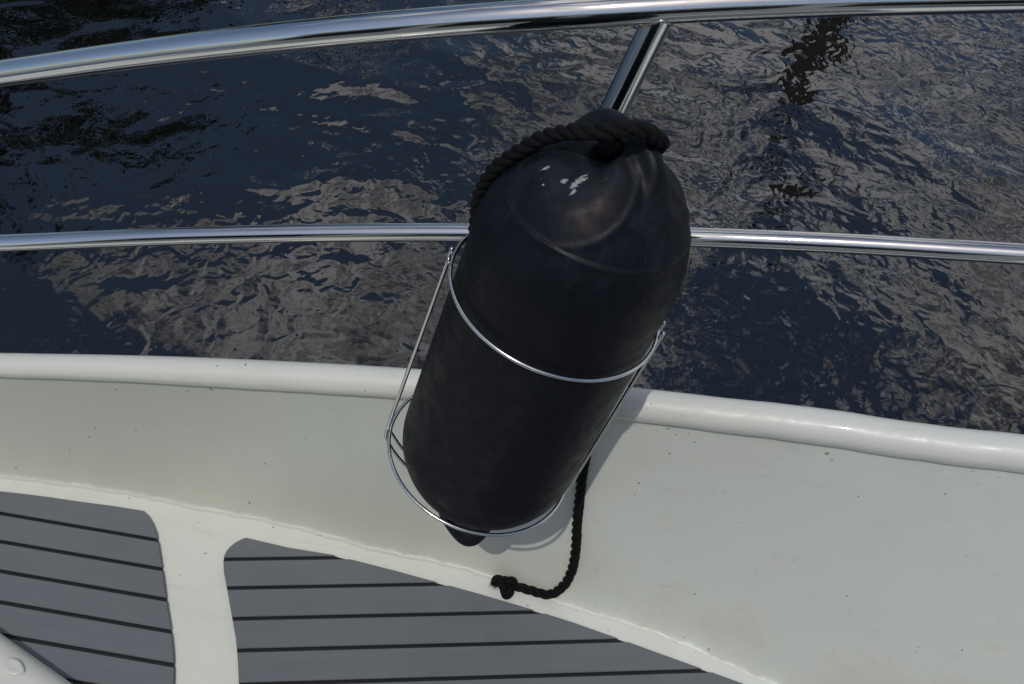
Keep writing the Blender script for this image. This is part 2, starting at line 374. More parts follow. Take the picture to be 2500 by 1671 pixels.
def make_tree(x, y, h, rad_, label, n, seed, leaf=1.0):
    rs = np.random.RandomState(seed); base = np.array([x, y, WZ+.5]); tr = empty('tree', tuple(base)); tag(tr, label, 'tree', 'trees on the far bank')
    mb = MB(); top = base+[0, 0, h*.8]; P_ = smooth_path([base-[0, 0, .3], base+[.1, 0, h*.3], base+[-.15, .1, h*.55], top], 20)
    mb.add(tube_geo(P_, np.linspace(.22, .03, 20), 10)); tips = [top]
    for k in range(16):
        i = rs.randint(6, 18); a = rs.rand()*6.28; L_ = rad_*(.5+.6*rs.rand())*(1.15-i/26)
        e_ = P_[i]+np.array([math.cos(a)*L_, math.sin(a)*L_, L_*(.25+.5*rs.rand())]); q = smooth_path([P_[i], (P_[i]+e_)/2+rs.normal(0, .12, 3), e_], 10)
        mb.add(tube_geo(q, np.linspace(.07, .012, 10), 6)); tips += [e_, q[6]]
    mb.build('trunk', M_bark, tr)
    V = []; Fc = []; tips = np.array(tips)
    for k in range(n):
        c_ = tips[rs.randint(len(tips))]+rs.normal(0, rad_*.22, 3); a = unit(rs.normal(0, 1, 3)); b_ = unit(np.cross(a, rs.normal(0, 1, 3))); s = (.11+.10*rs.rand())*leaf
        o = len(V); V += [c_-a*s, c_+b_*s*.45, c_+a*s, c_-b_*s*.45]; Fc.append((o, o+1, o+2, o+3))
    mesh('crown', V, Fc, M_leaf, tr, smooth=False)
make_tree(-11.8, 22.5, 15.0, 3.8, 'leafy tree on the far bank, mirrored black at the upper left of the water', 2600, 3, 1.9)
make_tree(-17.0, 23, 25, 2.4, 'taller leafy tree on the far bank, mirrored along the left edge', 1500, 5, 2.1)
make_tree(-5.2, 23, 15.0, 2.6, 'thin nearly bare tree on the far bank, mirrored as squiggles in the middle', 260, 9)
post = empty('mooring_post', (3.05, 10.6, WZ)); tag(post, 'dark timber mooring post standing in the water, mirrored black right of the fender', 'post')
mb = MB(); mb.add(tube_geo([np.array([3.05, 10.6, WZ-1.0]), np.array([3.03, 10.6, WZ+1.6]), np.array([3.06, 10.6, WZ+3.95])], [.27, .26, .25], 20)); mb.build('pile', M_bark, post)
mb = MB(); mb.add(tube_geo([np.array([3.06, 10.6, WZ+3.95]), np.array([3.06, 10.6, WZ+4.0]), np.array([3.06, 10.6, WZ+4.12])], [.29, .29, .03], 20)); mb.build('post_cap', M_bark, post)
mb = MB(); mb.add(tube_geo([np.array([3.06, 10.6, WZ+4.1]), np.array([3.06, 10.6, WZ+5.0])], .022, 8)); mb.build('rod', M_bark, post)
mb = MB(); mb.add(tube_geo([np.array([2.72, 10.6, WZ+5.0]), np.array([3.40, 10.6, WZ+5.02])], .10, 10)); mb.build('crossbar', M_bark, post)

# ------------------------------------------------------------------ boat
boat = empty('boat', (0, .7, 0))
tag(boat, 'white boat side with steel guard rails, rounded cap rail and grey planked deck', 'boat')
# --- cap rail centre line, radius from its apparent width
qx = np.linspace(0, 2500, 64)
cy_ = pchip([0, 300, 600, 960, 1520, 1712, 1946, 2214, 2500], [892, 900, 914, 935, 985, 1007, 1034.5, 1074, 1109], qx)
cw_ = pchip([0, 300, 600, 1250, 1900, 2500], [60, 66, 73, 77, 88, 94], qx)
cZ_ = pchip([0, 600, 1250, 1900, 2500], [1.56, 1.49, 1.42, 1.335, 1.265], qx)
CAP = np.array([at(x, y, Z) for x, y, Z in zip(qx, cy_, cZ_)]); CR = cw_/FOC*cZ_/2
FOLDPX = [(0, 1158), (140, 1174), (360, 1208), (480, 1234), (650, 1265), (800, 1302), (900, 1331), (1123, 1380), (1300, 1437), (1400, 1478), (1500, 1506), (1600, 1540), (1700, 1580), (1780, 1618), (1900, 1671)]
FW = np.array([onz(x, y, 0) for x, y in FOLDPX])
# world curve y(x) of the fold, a smooth cubic through the measured points
fc_ = np.polyfit(FW[:, 0], FW[:, 1], 3)
fx = np.linspace(FW[0, 0], 1.25, 64)
def foldy(x):
    y = pchip(FW[:, 0], FW[:, 1], x)
    x1 = FW[-1, 0]; sl_ = (FW[-1, 1]-FW[-5, 1])/(FW[-1, 0]-FW[-5, 0])
    return np.where(x > x1, FW[-1, 1]+sl_*(x-x1)-.10*(x-x1)**2, y)
CAPX = extend(CAP, 1.2, .9, 16); CRX = np.concatenate([[CR[0]]*16, CR, [CR[-1]]*16])
nS = 150
tt = np.linspace(0, 1, len(CAPX)); qq = np.linspace(0, 1, nS)
CC = np.stack([pchip(tt, CAPX[:, i], qq) for i in range(3)], 1); RR = np.interp(qq, tt, CRX)
wob = np.array([math.sin(i*.31)*.5+math.sin(i*.83+1)*.35+math.sin(i*1.7+2)*.15 for i in range(nS)])
amp = np.interp(CC[:, 0], [-.3, .1, .35, .8], [.0002, .0005, .0013, .0013])
CC2 = CC.copy(); CC2[:, 2] += wob*amp
cap_v, cap_f = tube_geo(CC2, RR*(1+wob[::-1]*.012), 40)
mesh('cap_rail', cap_v, cap_f, M_white2, boat)
tan = np.gradient(CC, axis=0); tan[:, 2] = 0; tan /= np.linalg.norm(tan, axis=1)[:, None]
inb = np.stack([tan[:, 1], -tan[:, 0], np.zeros(nS)], 1)      # towards the deck
SEC = 30; V = []; UV = []; Fc = []
for i in range(nS):
    C_ = CC[i]; r_ = RR[i]; s0 = C_+inb[i]*r_*.55-np.array([0, 0, 1])*r_*.55
    # the fold station: same curve parameter, going square off the cap
    X = C_[0]+ (inb[i][0])*.25
    X = X if -5 < X else X
    F_ = np.array([X, float(foldy(X)[0]) if X > FW[0, 0] else float(FW[0, 1]+(X-FW[0, 0])*(FW[1, 1]-FW[0, 1])/(FW[1, 0]-FW[0, 0])), 0.0])
    F_[1] += .0012*math.sin(i*1.3)+.0008*math.sin(i*2.9+1)
    dn = unit(F_-s0); Lf = np.linalg.norm(F_-s0); rf = .010
    pts = []; vs = []
    for k in range(16):
        u = k/15; P_ = s0+(F_-s0-dn*rf)*u
        P_ = P_ - inb[i]*.010*math.sin(math.pi*u)           # slightly hollow flare
        pts.append(P_); vs.append(u*.97)
    a_, c_ = F_-dn*rf, F_+inb[i]*rf
    for k in range(1, 9):
        u = k/8; pts.append((1-u)**2*a_+2*u*(1-u)*F_+u*u*c_); vs.append(.97+.06*u)
    for k in range(1, SEC-23):
        u = k/(SEC-24.0); P_ = c_*1.0; P_ = P_+inb[i]*(.10*k if k < 3 else .10*k+(k-2)**2*.10); P_[2] = 0; pts.append(P_); vs.append(1.03+.1*k)
    for P_, v_ in zip(pts, vs): V.append(P_); UV.append((i*.02, v_))
nsec = len(pts)
for i in range(nS-1):
    for k in range(nsec-1): Fc.append((i*nsec+k, i*nsec+k+1, (i+1)*nsec+k+1, (i+1)*nsec+k))
# bulwark (inner face and fillet) and deck as two parts sharing the seam line
cut = 23
fb = [f for f in Fc if (f[0] % nsec) < cut]; fd = [f for f in Fc if (f[0] % nsec) >= cut]
def sub(V, F, UV):
    used = sorted({i for f in F for i in f}); mp = {a: k for k, a in enumerate(used)}
    return [V[i] for i in used], [tuple(mp[i] for i in f) for f in F], [UV[i] for i in used]
v_, f_, u_ = sub(V, fb, UV)
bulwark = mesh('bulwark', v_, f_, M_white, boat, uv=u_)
bvh = BVHTree.FromPolygons([Vector(v) for v in V], Fc)
v_, f_, u_ = sub(V, fd, UV)
deck = mesh('deck', v_, f_, M_deckw, boat, uv=u_)
# outer hull: from the cap outwards and down into the water
V = []; Fc = []
for i in range(nS):
    C_ = CC[i]; r_ = RR[i]
    for k, (dx, z) in enumerate([(.55, C_[2]-r_*.5), (.5, C_[2]-r_*1.6), (-.3, .0), (-3.5, -.5), (-7.5, WZ-.15)]):
        P_ = C_-inb[i]*(r_*dx if k < 2 else dx*.03+.015); P_[2] = z; V.append(P_)
for i in range(nS-1):
    for k in range(4): Fc.append((i*5+k, i*5+k+1, (i+1)*5+k+1, (i+1)*5+k))
mesh('hull', V, Fc, M_white2, boat)

def hit(x, y, off=0.0):
    """point on the boat's inner side / deck seen at photo position x, y, lifted off along its normal"""
    d = M @ np.array([(x-1250)/FOC, -(y-835.5)/FOC, -1.0]); d = unit(d)
    loc, nor, _, _ = bvh.ray_cast(Vector(OFF), Vector(d))
    if loc is None: return onz(x, y, off)
    nr = np.array(nor)
    if nr @ d > 0: nr = -nr
    return np.array(loc)+nr*off

# --- planked deck panels: a black bedding sheet with separate planks cut from the panel outline
def panel(name, poly, lines, ang, label):
    gap = .0034
    root_z = .0035
    # bedding
    bm = bmesh.new()
    vs = [bm.verts.new((p[0], p[1], .0025)) for p in poly]; f = bm.faces.new(vs)
    r = bmesh.ops.extrude_face_region(bm, geom=[f])
    for v in [g for g in r['geom'] if isinstance(g, bmesh.types.BMVert)]: v.co.z = .0040
    bmesh.ops.recalc_face_normals(bm, faces=bm.faces)
    for f in bm.faces: f.material_index = 1
    bm2 = bmesh.new(); vs = [bm2.verts.new((p[0], p[1], .0062)) for p in poly]; bm2.faces.new(vs)
    for (p, q) in lines:
        d = Vector((q[0]-p[0], q[1]-p[1], 0)).normalized(); nn = Vector((-d.y, d.x, 0))
        for s in (-gap, gap):
            bmesh.ops.bisect_plane(bm2, geom=bm2.verts[:]+bm2.edges[:]+bm2.faces[:], plane_co=Vector((p[0], p[1], 0))+nn*s, plane_no=nn)
        kill = []
        for f in bm2.faces:
            c = f.calc_center_median(); 
            if abs((c-Vector((p[0], p[1], 0))).dot(nn)) < gap*.98 and all(abs((v.co-Vector((p[0], p[1], 0))).dot(nn)) < gap*1.05 for v in f.verts): kill.append(f)
        bmesh.ops.delete(bm2, geom=kill, context='FACES')
    faces = bm2.faces[:]
    r = bmesh.ops.extrude_face_region(bm2, geom=faces)
    top = [g for g in r['geom'] if isinstance(g, bmesh.types.BMFace)]
    for v in {v for f in top for v in f.verts}: v.co.z = .0080
    for f in faces:
        if f.is_valid: bm2.faces.remove(f) if False else None
    bmesh.ops.recalc_face_normals(bm2, faces=bm2.faces)
    ed = [e for e in bm2.edges if all(abs(v.co.z-.0080) < 1e-5 for v in e.verts) and len(e.link_faces) == 2 and abs(e.calc_face_angle(0)) > .5]
    bmesh.ops.bevel(bm2, geom=ed, offset=.0007, segments=2, affect='EDGES')
    me = bpy.data.meshes.new(name)
    tmp = bpy.data.meshes.new('tmp'); bm2.to_mesh(tmp); bm.from_mesh(tmp)
    bl = Vector(boat.location)
    for v in bm.verts: v.co -= bl
    bm.to_mesh(me); bm.free(); bm2.free(); bpy.data.meshes.remove(tmp)
    me.materials.append(plank_mat(name+'_grey', ang)); me.materials.append(M_caulk)
    o = bpy.data.objects.new(name, me); S.collection.objects.link(o); o.parent = boat
    o['label'] = label
    return o
def W2(x, y): p = onz(x, y, .007); return (p[0], p[1])
L_px = [((0, 1259), (383, 1315)), ((0, 1324.4), (396, 1388.5)), ((0, 1394), (403.5, 1464.4)), ((0, 1468), (417, 1545)), ((0, 1547), (422, 1630))]
R_px = [((545, 1369), (840, 1361)), ((554, 1438), (1080, 1424)), ((568, 1510), (1305, 1496)), ((577, 1586), (1513, 1566)), ((583, 1666), (1758, 1645))]
def regular(px, extra):
    ln = [(np.array(W2(*a)), np.array(W2(*b))) for a, b in px]
    d = unit(sum(unit(q-p) for p, q in ln)); nn = np.array([-d[1], d[0]])
    off = [((p+q)/2)@nn for p, q in ln]; k = np.arange(len(off)); pf = np.polyfit(k, off, 1)
    res = [(nn*(.5*o_+.5*(pf[0]*i+pf[1])), d) for i, o_ in enumerate(off)]
    res += [(nn*(pf[0]*i+pf[1]), d) for i in range(len(off), len(off)+extra)]
    return [(p, p+d) for p, d in res], math.atan2(d[1], d[0])
lines, ang = regular(L_px, 16)
pl = [W2(*p) for p in [(0, 1200), (60, 1206.5), (110, 1213), (200, 1226), (280, 1236.5), (348, 1247.5), (362, 1261), (372, 1277), (381, 1300), (386, 1322), (392, 1360), (398, 1400), (403, 1440), (410, 1490), (418, 1540), (423, 1590), (425, 1630), (424, 1671)]]
e0 = np.array(pl[0])+(np.array(pl[0])-np.array(pl[3]))*6
er = np.array(pl[-1])+(np.array(pl[-1])-np.array(pl[-4]))*9
pl = pl+[tuple(er), (e0[0]+.2, er[1]), tuple(e0)]
panel('deck_panel', pl, lines, ang, 'grey planked deck panel with black seams at the left')
lines, ang = regular(R_px, 16)
pr = [W2(*p) for p in [(545, 1369), (547, 1358), (553, 1346), (562, 1335), (575, 1325), (588, 1318), (600, 1313.5), (700, 1337), (805, 1354), (860, 1367.5), (960, 1393), (1055, 1419), (1170, 1451), (1289, 1486), (1400, 1521), (1513, 1561), (1626, 1602), (1726, 1638), (1822, 1673)]]
e1 = np.array(pr[-1])+unit(np.array(pr[-1])-np.array(pr[-6]))*.45
el = [W2(*p) for p in [(583, 1671), (581, 1620), (576, 1560), (566, 1505), (555, 1442), (547, 1400)]]
e2 = np.array(el[0])+(np.array(el[0])-np.array(el[3]))*6.5
pr = pr+[tuple(e1), (e1[0]+.1, e2[1]), tuple(e2)]+el
panel('deck_panel', pr, lines, ang, 'grey planked deck panel with black seams at the right')

# --- cabin edge at the lower left, a white rounded coaming with a moulded oval plug
A = at(0, 1553, 1.53); B = at(190, 1671, 1.455); dline = unit(B-A); dline[2] = 0; dline = unit(dline)
toC = np.cross(dline, [0, 0, 1.]); 
if toC[1] > 0: toC = -toC
A = A.copy(); A[2] = (A[2]+B[2])/2
rad = .040
base = (A+B)/2; base[2] = A[2]
viewd = unit(base-OFF); up_ = unit(np.cross(dline, viewd)); up_ = up_ if up_ @ toC < 0 else -up_
cen = base-up_*rad
V = []; Fc = []; prof = []
for k in range(-3, 13):
    th = math.radians(-20+k*200/12.) if k >= 0 else 0
    if k < 0: continue
    prof.append((math.cos(th)*rad, math.sin(th)*rad))
prof = [(-.0+math.cos(math.radians(a))*rad, math.sin(math.radians(a))*rad) for a in np.linspace(0, 90, 14)]
prof = [(rad, -cen[2]), (rad, -.02)]+prof+[(-.25, rad+.006), (-.6, rad+.014)]
nn_ = 24
for i in range(nn_):
    s = -1.3+2.0*i/(nn_-1)
    for (a_, z_) in prof:
        P_ = cen+dline*s-toC*a_; P_[2] = cen[2]+z_ if z_ != -cen[2] else 0.0
        V.append(P_)
np_ = len(prof)
for i in range(nn_-1):
    for k in range(np_-1): Fc.append((i*np_+k, i*np_+k+1, (i+1)*np_+k+1, (i+1)*np_+k))
coam = mesh('cabin_coaming', V, Fc, M_white2, boat)
bv2 = BVHTree.FromPolygons([Vector(v) for v in V], Fc)
d = unit(M @ np.array([(32-1250)/FOC, -(1630-835.5)/FOC, -1.0])); loc, nor, _, _ = bv2.ray_cast(Vector(OFF), Vector(d))
if loc is not None:
    nr = np.array(nor); nr = nr if nr @ d < 0 else -nr
    ax = unit(dline-nr*(dline@nr)); ay = np.cross(nr, ax); V = []; Fc = []
    rings = [(1.0, -.004), (1.0, .0005), (.93, .003), (.82, .0042), (.6, .0040), (.3, .0036), (.02, .0036)]
    for rr, hh in rings:
        for s in range(28):
            th = 2*math.pi*s/28; wv = 1+.05*math.sin(3*th+1)+.03*math.sin(5*th)
            V.append(np.array(loc)+ax*math.cos(th)*.019*rr*wv+ay*math.sin(th)*.012*rr*wv+nr*hh)
    for i in range(len(rings)-1):
        for s in range(28): s2 = (s+1) % 28; Fc.append((i*28+s, i*28+s2, (i+1)*28+s2, (i+1)*28+s))
    pg = mesh('painted_plug', V, Fc, M_white2, boat)

# --- unseen wall with dark panes behind the viewer, added to darken steel reflections
M_darkpane, t, b = newmat('added_dark_pane', (.012, .014, .016), .06)
def box(x0, x1, y0, y1, z0, z1):
    v = [np.array([x, y, z]) for x in (x0, x1) for y in (y0, y1) for z in (z0, z1)]
    return v, [(0, 1, 3, 2), (4, 6, 7, 5), (0, 4, 5, 1), (2, 3, 7, 6), (0, 2, 6, 4), (1, 5, 7, 3)]
mb = MB(); mb.add(box(-2.2, 1.9, -2.4, -1.15, .0, 1.45)); mb.add(box(-2.3, 2.0, -2.5, -1.05, 1.453, 1.51))
added_cab = mb.build('added_cabin', M_white2, boat, False)
for x0 in (-2.0, -.98, .04, 1.06):
    mb = MB(); mb.add(box(x0, x0+.80, -1.147, -1.135, .35, 1.25)); mb.build('added_pane', M_darkpane, added_cab, False)

# --- guard rails
tx = np.linspace(0, 2500, 50)
ty = pchip([0, 320, 639, 959, 1250, 1516, 1676, 2049, 2500], [180, 135, 96, 64.5, 42, 25.5, 16, 1, -9], tx)
tZ = pchip([0, 640, 1250, 1900, 2500], [1.34, 1.19, 1.105, 1.075, 1.06], tx)
tw = pchip([0, 320, 640, 1250, 2500], [61, 67, 72.5, 77, 79], tx)
TOP = np.array([at(x, y, Z) for x, y, Z in zip(tx, ty, tZ)]); TR = tw/FOC*tZ/2
my = pchip([0, 500, 1000, 1700, 2100, 2500], [594, 575, 567.5, 580, 597, 621], tx)
mZ = pchip([0, 500, 1000, 1700, 2500], [1.46, 1.41, 1.36, 1.28, 1.205], tx)
mw = pchip([0, 500, 1000, 1700, 2100, 2500], [43, 44, 46, 49, 52, 55], tx)
MID = np.array([at(x, y, Z) for x, y, Z in zip(tx, my, mZ)]); MR = mw/FOC*mZ/2
rt = float(TR.mean()); rm = float(MR.mean())
TOPX = extend(TOP, 1.0, 1.0, 12); MIDX = extend(MID, 1.0, 1.0, 12)
v_, f_ = tube_geo(TOPX, np.interp(np.linspace(0, 1, len(TOPX)), np.linspace(0, 1, len(TR)), TR*.5+rt*.5), 48)
top_rail = mesh('guard_rail', v_, f_, M_steel, boat); top_rail['label'] = 'thick polished upper rail'
v_, f_ = tube_geo(MIDX, np.interp(np.linspace(0, 1, len(MIDX)), np.linspace(0, 1, len(MR)), MR*.5+rm*.5), 40)
mid_rail = mesh('guard_rail', v_, f_, M_steel, boat); mid_rail['label'] = 'thinner polished lower rail'
def on_curve(P, x, y):
    best = None
    for p, q in zip(P[:-1], P[1:]):
        for u in np.linspace(0, 1, 9):
            s = p+(q-p)*u; c_ = M.T@(s-OFF); px = 1250+FOC*c_[0]/-c_[2]
            if best is None or abs(px-x) < best[0]: best = (abs(px-x), s)
    return best[1]
Tp = on_curve(TOP, 1622, 0); Mp = on_curve(MID, 1350, 0)
dS = unit(Mp-Tp)
# run the stanchion down to the cap rail
tcap = np.array([np.min(np.linalg.norm(CC-(Tp+dS*s), axis=1)) for s in np.linspace(.2, 1.2, 200)])
sB = np.linspace(.2, 1.2, 200)[int(tcap.argmin())]
base_t = CC[int(np.argmin(np.linalg.norm(CC-(Tp+dS*sB), axis=1)))]

Pst = smooth_path([Tp+dS*.0, Tp+(Mp-Tp)*.5, Mp, Mp+(base_t-Mp)*.5, base_t], 24)
railT = unit(TOP[np.argmin(np.linalg.norm(TOP-Tp, axis=1))+1]-TOP[np.argmin(np.linalg.norm(TOP-Tp, axis=1))-1])
sv, sf = tube_geo(Pst, .0163, 40, caps=False)
for k in range(40):          # cope the top end to the round rail
    P_ = sv[k]-dS*.03
    for _ in range(200):
        qv = P_-Tp; qv = qv-railT*(qv@railT)
        if np.linalg.norm(qv) >= rt-.0012 and (P_-Tp)@dS > 0: break
        P_ = P_+dS*.0004
    sv[k] = P_
sm = MB(); sm.add((sv, sf)); st_o = sm.build('stanchion', M_steel, boat)
wl = MB()
T_, N_, B_ = frames(Pst)
rg = []
# weld bead following the saddle between the upright and the round rail
railT = unit(TOP[np.argmin(np.linalg.norm(TOP-Tp, axis=1))+1]-TOP[np.argmin(np.linalg.norm(TOP-Tp, axis=1))-1])
for s in range(60):
    th = 2*math.pi*s/60; a_ = unit(railT-dS*(railT@dS)); b_ = np.cross(dS, a_)
    P_ = Tp+.0169*(math.cos(th)*a_+math.sin(th)*b_)
    off = P_-Tp; off = off-railT*(off@railT); r_ = rt+.0006
    # slide along the upright until outside the rail
    lo = 0.0
    for k in range(60):
        qv = P_+dS*lo-Tp; qv = qv-railT*(qv@railT)
        if np.linalg.norm(qv) >= r_: break
        lo += .0006
    rg.append(P_+dS*lo)
wl.add(tube_geo(rg, .0016+.0004*np.array([math.sin(i*2.1) for i in range(60)]), 8, closed=True))
wl.build('weld_bead', M_steelweld, st_o)
fl = MB(); fl.add(tube_geo([base_t, base_t+(-dS)*(.030)], [.030, .030], 32)); fl.build('base_flange', M_steel, st_o)

# ------------------------------------------------------------------ fender
P1 = at(1358, 722, 1.073); P2 = at(1171, 1110, 1.275); av = unit(P1-P2)
camx = M @ np.array([1, 0, 0.]); e1v = unit(camx-av*(camx@av)); e2v = np.cross(e1v, av)
fa = unit(M @ np.array([.285, .664, .666])); f1 = unit(camx-fa*(camx@fa)); f2 = np.cross(f1, fa); LR = float(np.linalg.norm(P1-P2))
g_ = math.radians(52); ev = math.cos(g_)*f1+math.sin(g_)*f2; dv = unit(np.cross(fa, ev))   # fin direction / facet direction
if dv@(-math.sin(g_)*e1v+math.cos(g_)*e2v) < 0: dv = -dv
C0 = OFF+M@np.array([.049, .0497, -1.073])+fa*.100; LF = .372; RF = .1118
Bas = np.stack([ev, dv, fa], 1)      # columns: local x, y, z
al = math.radians(50)
nf = [np.array([0, math.cos(al), math.sin(al)]), np.array([0, -math.cos(al), math.sin(al)])]
def smin(a, b, k): h = np.clip(.5+.5*(b-a)/k, 0, 1); return b*(1-h)+a*h-k*h*(1-h)
def smax(a, b, k): return -smin(-a, -b, k)
def sdf(p):
    x, y, z = p[:, 0], p[:, 1], p[:, 2]; rho = np.sqrt(x*x+y*y)
    ht, hb = .104, .082
    zt = np.maximum(z+.045, 0)*RF/(ht+.047); zb = np.minimum(z+LF-.020, 0)*RF/(hb+.034)
    f = np.sqrt(rho**2+zt**2+zb**2)-RF
    swell = .0008*np.exp(-((z+.02)/.04)**2)
    f = f-swell+.0011*np.clip((z-.0265)/.003, 0, 1)-.0005*np.exp(-((z-.025)/.0022)**2)
    for n_ in nf:
        dd = np.linalg.norm(p-n_*(.0905-.3451), axis=1)-.35
        dd = np.where(z > -.045, dd, -1.)
        f = smax(f, dd, .0012)
        lat = np.linalg.norm(p-np.outer(p@n_, n_), axis=1)
        f = f-np.where(p@n_ > .03, .0011*np.exp(-((lat-.0620)/.0032)**2), 0)
    # top web with the rope eye
    def fin(zc, hx, hz, hy, sgn):
        q = ((np.abs(x)/hx)**2.6+(np.abs(z-zc)/hz)**2.6)**(1/2.6)
        a = (q-1)*min(hx, hz); b_ = np.abs(y)-hy*(1.0+.35*np.clip(-(z-zc)*sgn/hz, -1, 1))
        return smax(a, b_, .010)
    f = smin(f, fin(.066, .060, .058, .0130, 1), .012)
    f = smin(f, fin(-LF-.094, .056, .099, .011, -1), .012)
    hole = np.sqrt(x**2+(z-.096)**2)-.0105
    f = smax(f, -hole, .005)
    hole = np.sqrt(x**2+(z+LF+.165)**2)-.008
    f = smax(f, -hole, .004)
    return f
def grad(fn, p, h=4e-4):
    g = np.zeros_like(p)
    for i in range(3):
        d = np.zeros(3); d[i] = h; g[:, i] = (fn(p+d)-fn(p-d))/(2*h)
    return g
def surface_nets(fn, lo, hi, h):
    n = np.ceil((hi-lo)/h).astype(int)+1
    ax = [lo[i]+h*np.arange(n[i]) for i in range(3)]
    G = np.stack(np.meshgrid(*ax, indexing='ij'), -1).reshape(-1, 3); D = fn(G).reshape(n); ins = D < 0
    c = np.zeros(n-1, int); cs = [ins[a:n[0]-1+a, b:n[1]-1+b, c_:n[2]-1+c_] for a in (0, 1) for b in (0, 1) for c_ in (0, 1)]
    c = sum(x.astype(int) for x in cs); act = (c > 0) & (c < 8)
    ids = -np.ones(n-1, int); idx = np.argwhere(act); ids[act] = np.arange(len(idx))
    V = lo+h*(idx+.5)
    for _ in range(6):
        g = grad(fn, V); f = fn(V); st = f/np.maximum((g*g).sum(1), .05)
        V = V-np.clip(st, -h, h)[:, None]*g*.9
    F_ = []
    for a in range(3):
        b, c_ = (a+1) % 3, (a+2) % 3
        sl0 = [slice(None)]*3; sl1 = [slice(None)]*3; sl0[a] = slice(0, n[a]-1); sl1[a] = slice(1, n[a])
        ch = ins[tuple(sl0)] != ins[tuple(sl1)]
        E_ = np.argwhere(ch); E_ = E_[(E_[:, b] > 0) & (E_[:, c_] > 0) & (E_[:, b] < n[b]-1) & (E_[:, c_] < n[c_]-1)]
        q = []
        for db, dc in ((0, 0), (-1, 0), (-1, -1), (0, -1)):
            t_ = E_.copy(); t_[:, b] += db; t_[:, c_] += dc; q.append(ids[t_[:, 0], t_[:, 1], t_[:, 2]])
        q = np.stack(q, 1); fl = ins[E_[:, 0], E_[:, 1], E_[:, 2]]; q[~fl] = q[~fl][:, ::-1]
        F_.append(q)
    return V, np.concatenate(F_)
Vl, Fl = surface_nets(sdf, np.array([-.125, -.125, -LF-.215]), np.array([.125, .125, .14]), .0027)
me = bpy.data.meshes.new('fender'); me.from_pydata(Vl.tolist(), [], Fl.tolist()); me.materials.append(M_vinyl)
me.polygons.foreach_set('use_smooth', [True]*len(me.polygons)); me.update()
fender = bpy.data.objects.new('fender', me); S.collection.objects.link(fender)
fm = Matrix([[*Bas[0], C0[0]], [*Bas[1], C0[1]], [*Bas[2], C0[2]], [0, 0, 0, 1]]); fender.matrix_world = fm
tag(fender, 'scuffed navy-black cylindrical boat fender standing upright in the wire holder', 'fender')
def to_local(P): return (np.atleast_2d(P)-C0)@Bas
def to_world(P): return C0+np.atleast_2d(P)@Bas.T
lt = Vector(Vl[0])
bvf = BVHTree.FromPolygons([Vector(v) for v in to_world(Vl)], [tuple(int(i) for i in f) for f in Fl])
def fhit(x, y):
    d = unit(M @ np.array([(x-1250)/FOC, -(y-835.5)/FOC, -1.0])); loc, nor, _, _ = bvf.ray_cast(Vector(OFF), Vector(d))
    return None if loc is None else np.array(loc)
def lp(x, y): return to_local(fhit(x, y))[0]
def patch(x, y, x2, y2, l2):
    c_ = lp(x, y); e_ = lp(x2, y2); ax = unit(e_-c_); g = grad(sdf, c_[None])[0]; ay = unit(np.cross(g, ax)); return (c_, ax, ay, float(np.linalg.norm(e_-c_)), l2)
sc = [patch(1410, 446, 1443, 424, .0055), patch(1378, 442, 1391, 434, .004), patch(1330, 412, 1349, 405, .0022), patch(1325, 452, 1331, 449, .002), patch(1398, 470, 1408, 462, .0025)]
ru = [patch(1455, 510, 1480, 495, .012), patch(1432, 555, 1452, 545, .010), patch(1415, 533, 1430, 530, .006)]
fin_fender_mat(lp(1400, 440), sc, ru)

# ------------------------------------------------------------------ fender holder
holder = empty('fender_holder', tuple(P2-av*.09))
tag(holder, 'stainless wire basket of two rings and bent rods round the black fender', 'fender holder')
def ringpts(Cn, R_, n=120):
    return [Cn+R_*(math.cos(2*math.pi*i/n)*e1v+math.sin(2*math.pi*i/n)*e2v) for i in range(n)]
RG = .1182; wr = .0023
for Cn in (P1, P2):
    mb = MB(); mb.add(tube_geo(ringpts(Cn, RG), wr, 14, closed=True)); mb.build('ring', M_wire, holder)
th0 = math.radians(9)
r1 = math.cos(th0)*e1v+math.sin(th0)*e2v; r2 = np.cross(av, r1)
for off in (-.0085, .0085):
    pts = []
    R_ = RG+.0040; o_ = off*r2
    for s in (.007, 0, -.10, -.20, -LR+.03): pts.append(P1+r1*(-R_)+av*s+o_)
    arc = [(-R_, -.325), (-R_+.002, -.338), (-R_+.014, -.356), (-.082, -.382), (-.045, -.405), (-.015, -.415), (.015, -.415), (.045, -.405), (.082, -.382), (R_-.014, -.356), (R_-.002, -.338), (R_, -.325)]
    for a_, s in arc: pts.append(P1+r1*a_+av*(s+.323-LR)+o_)
    for s in (-LR+.03, -.20, -.10, 0, .007): pts.append(P1+r1*R_+av*s+o_)
    pp = smooth_path(pts, 160); mb = MB(); mb.add(tube_geo(pp, wr, 12, roundcap=True)); mb.build('rod', M_wire, holder)
# clamp arms to the two rails behind the fender
for Cn, tgt, rr in ((P1, MID, rm), ):
    bk = Cn-e2v*RG
    tg = tgt[np.argmin(np.linalg.norm(tgt-bk, axis=1))]
    mb = MB(); mb.add(tube_geo([bk, bk+(tg-bk)*.5, tg], .006, 12)); mb.build('clamp_arm', M_wire, holder)
    i0 = int(np.argmin(np.linalg.norm(tgt-bk, axis=1))); dT = unit(tgt[i0+1]-tgt[i0-1])
    mb = MB(); mb.add(tube_geo([tg-dT*.014, tg+dT*.014], rr+.0035, 28)); mb.build('clamp', M_wire, holder)

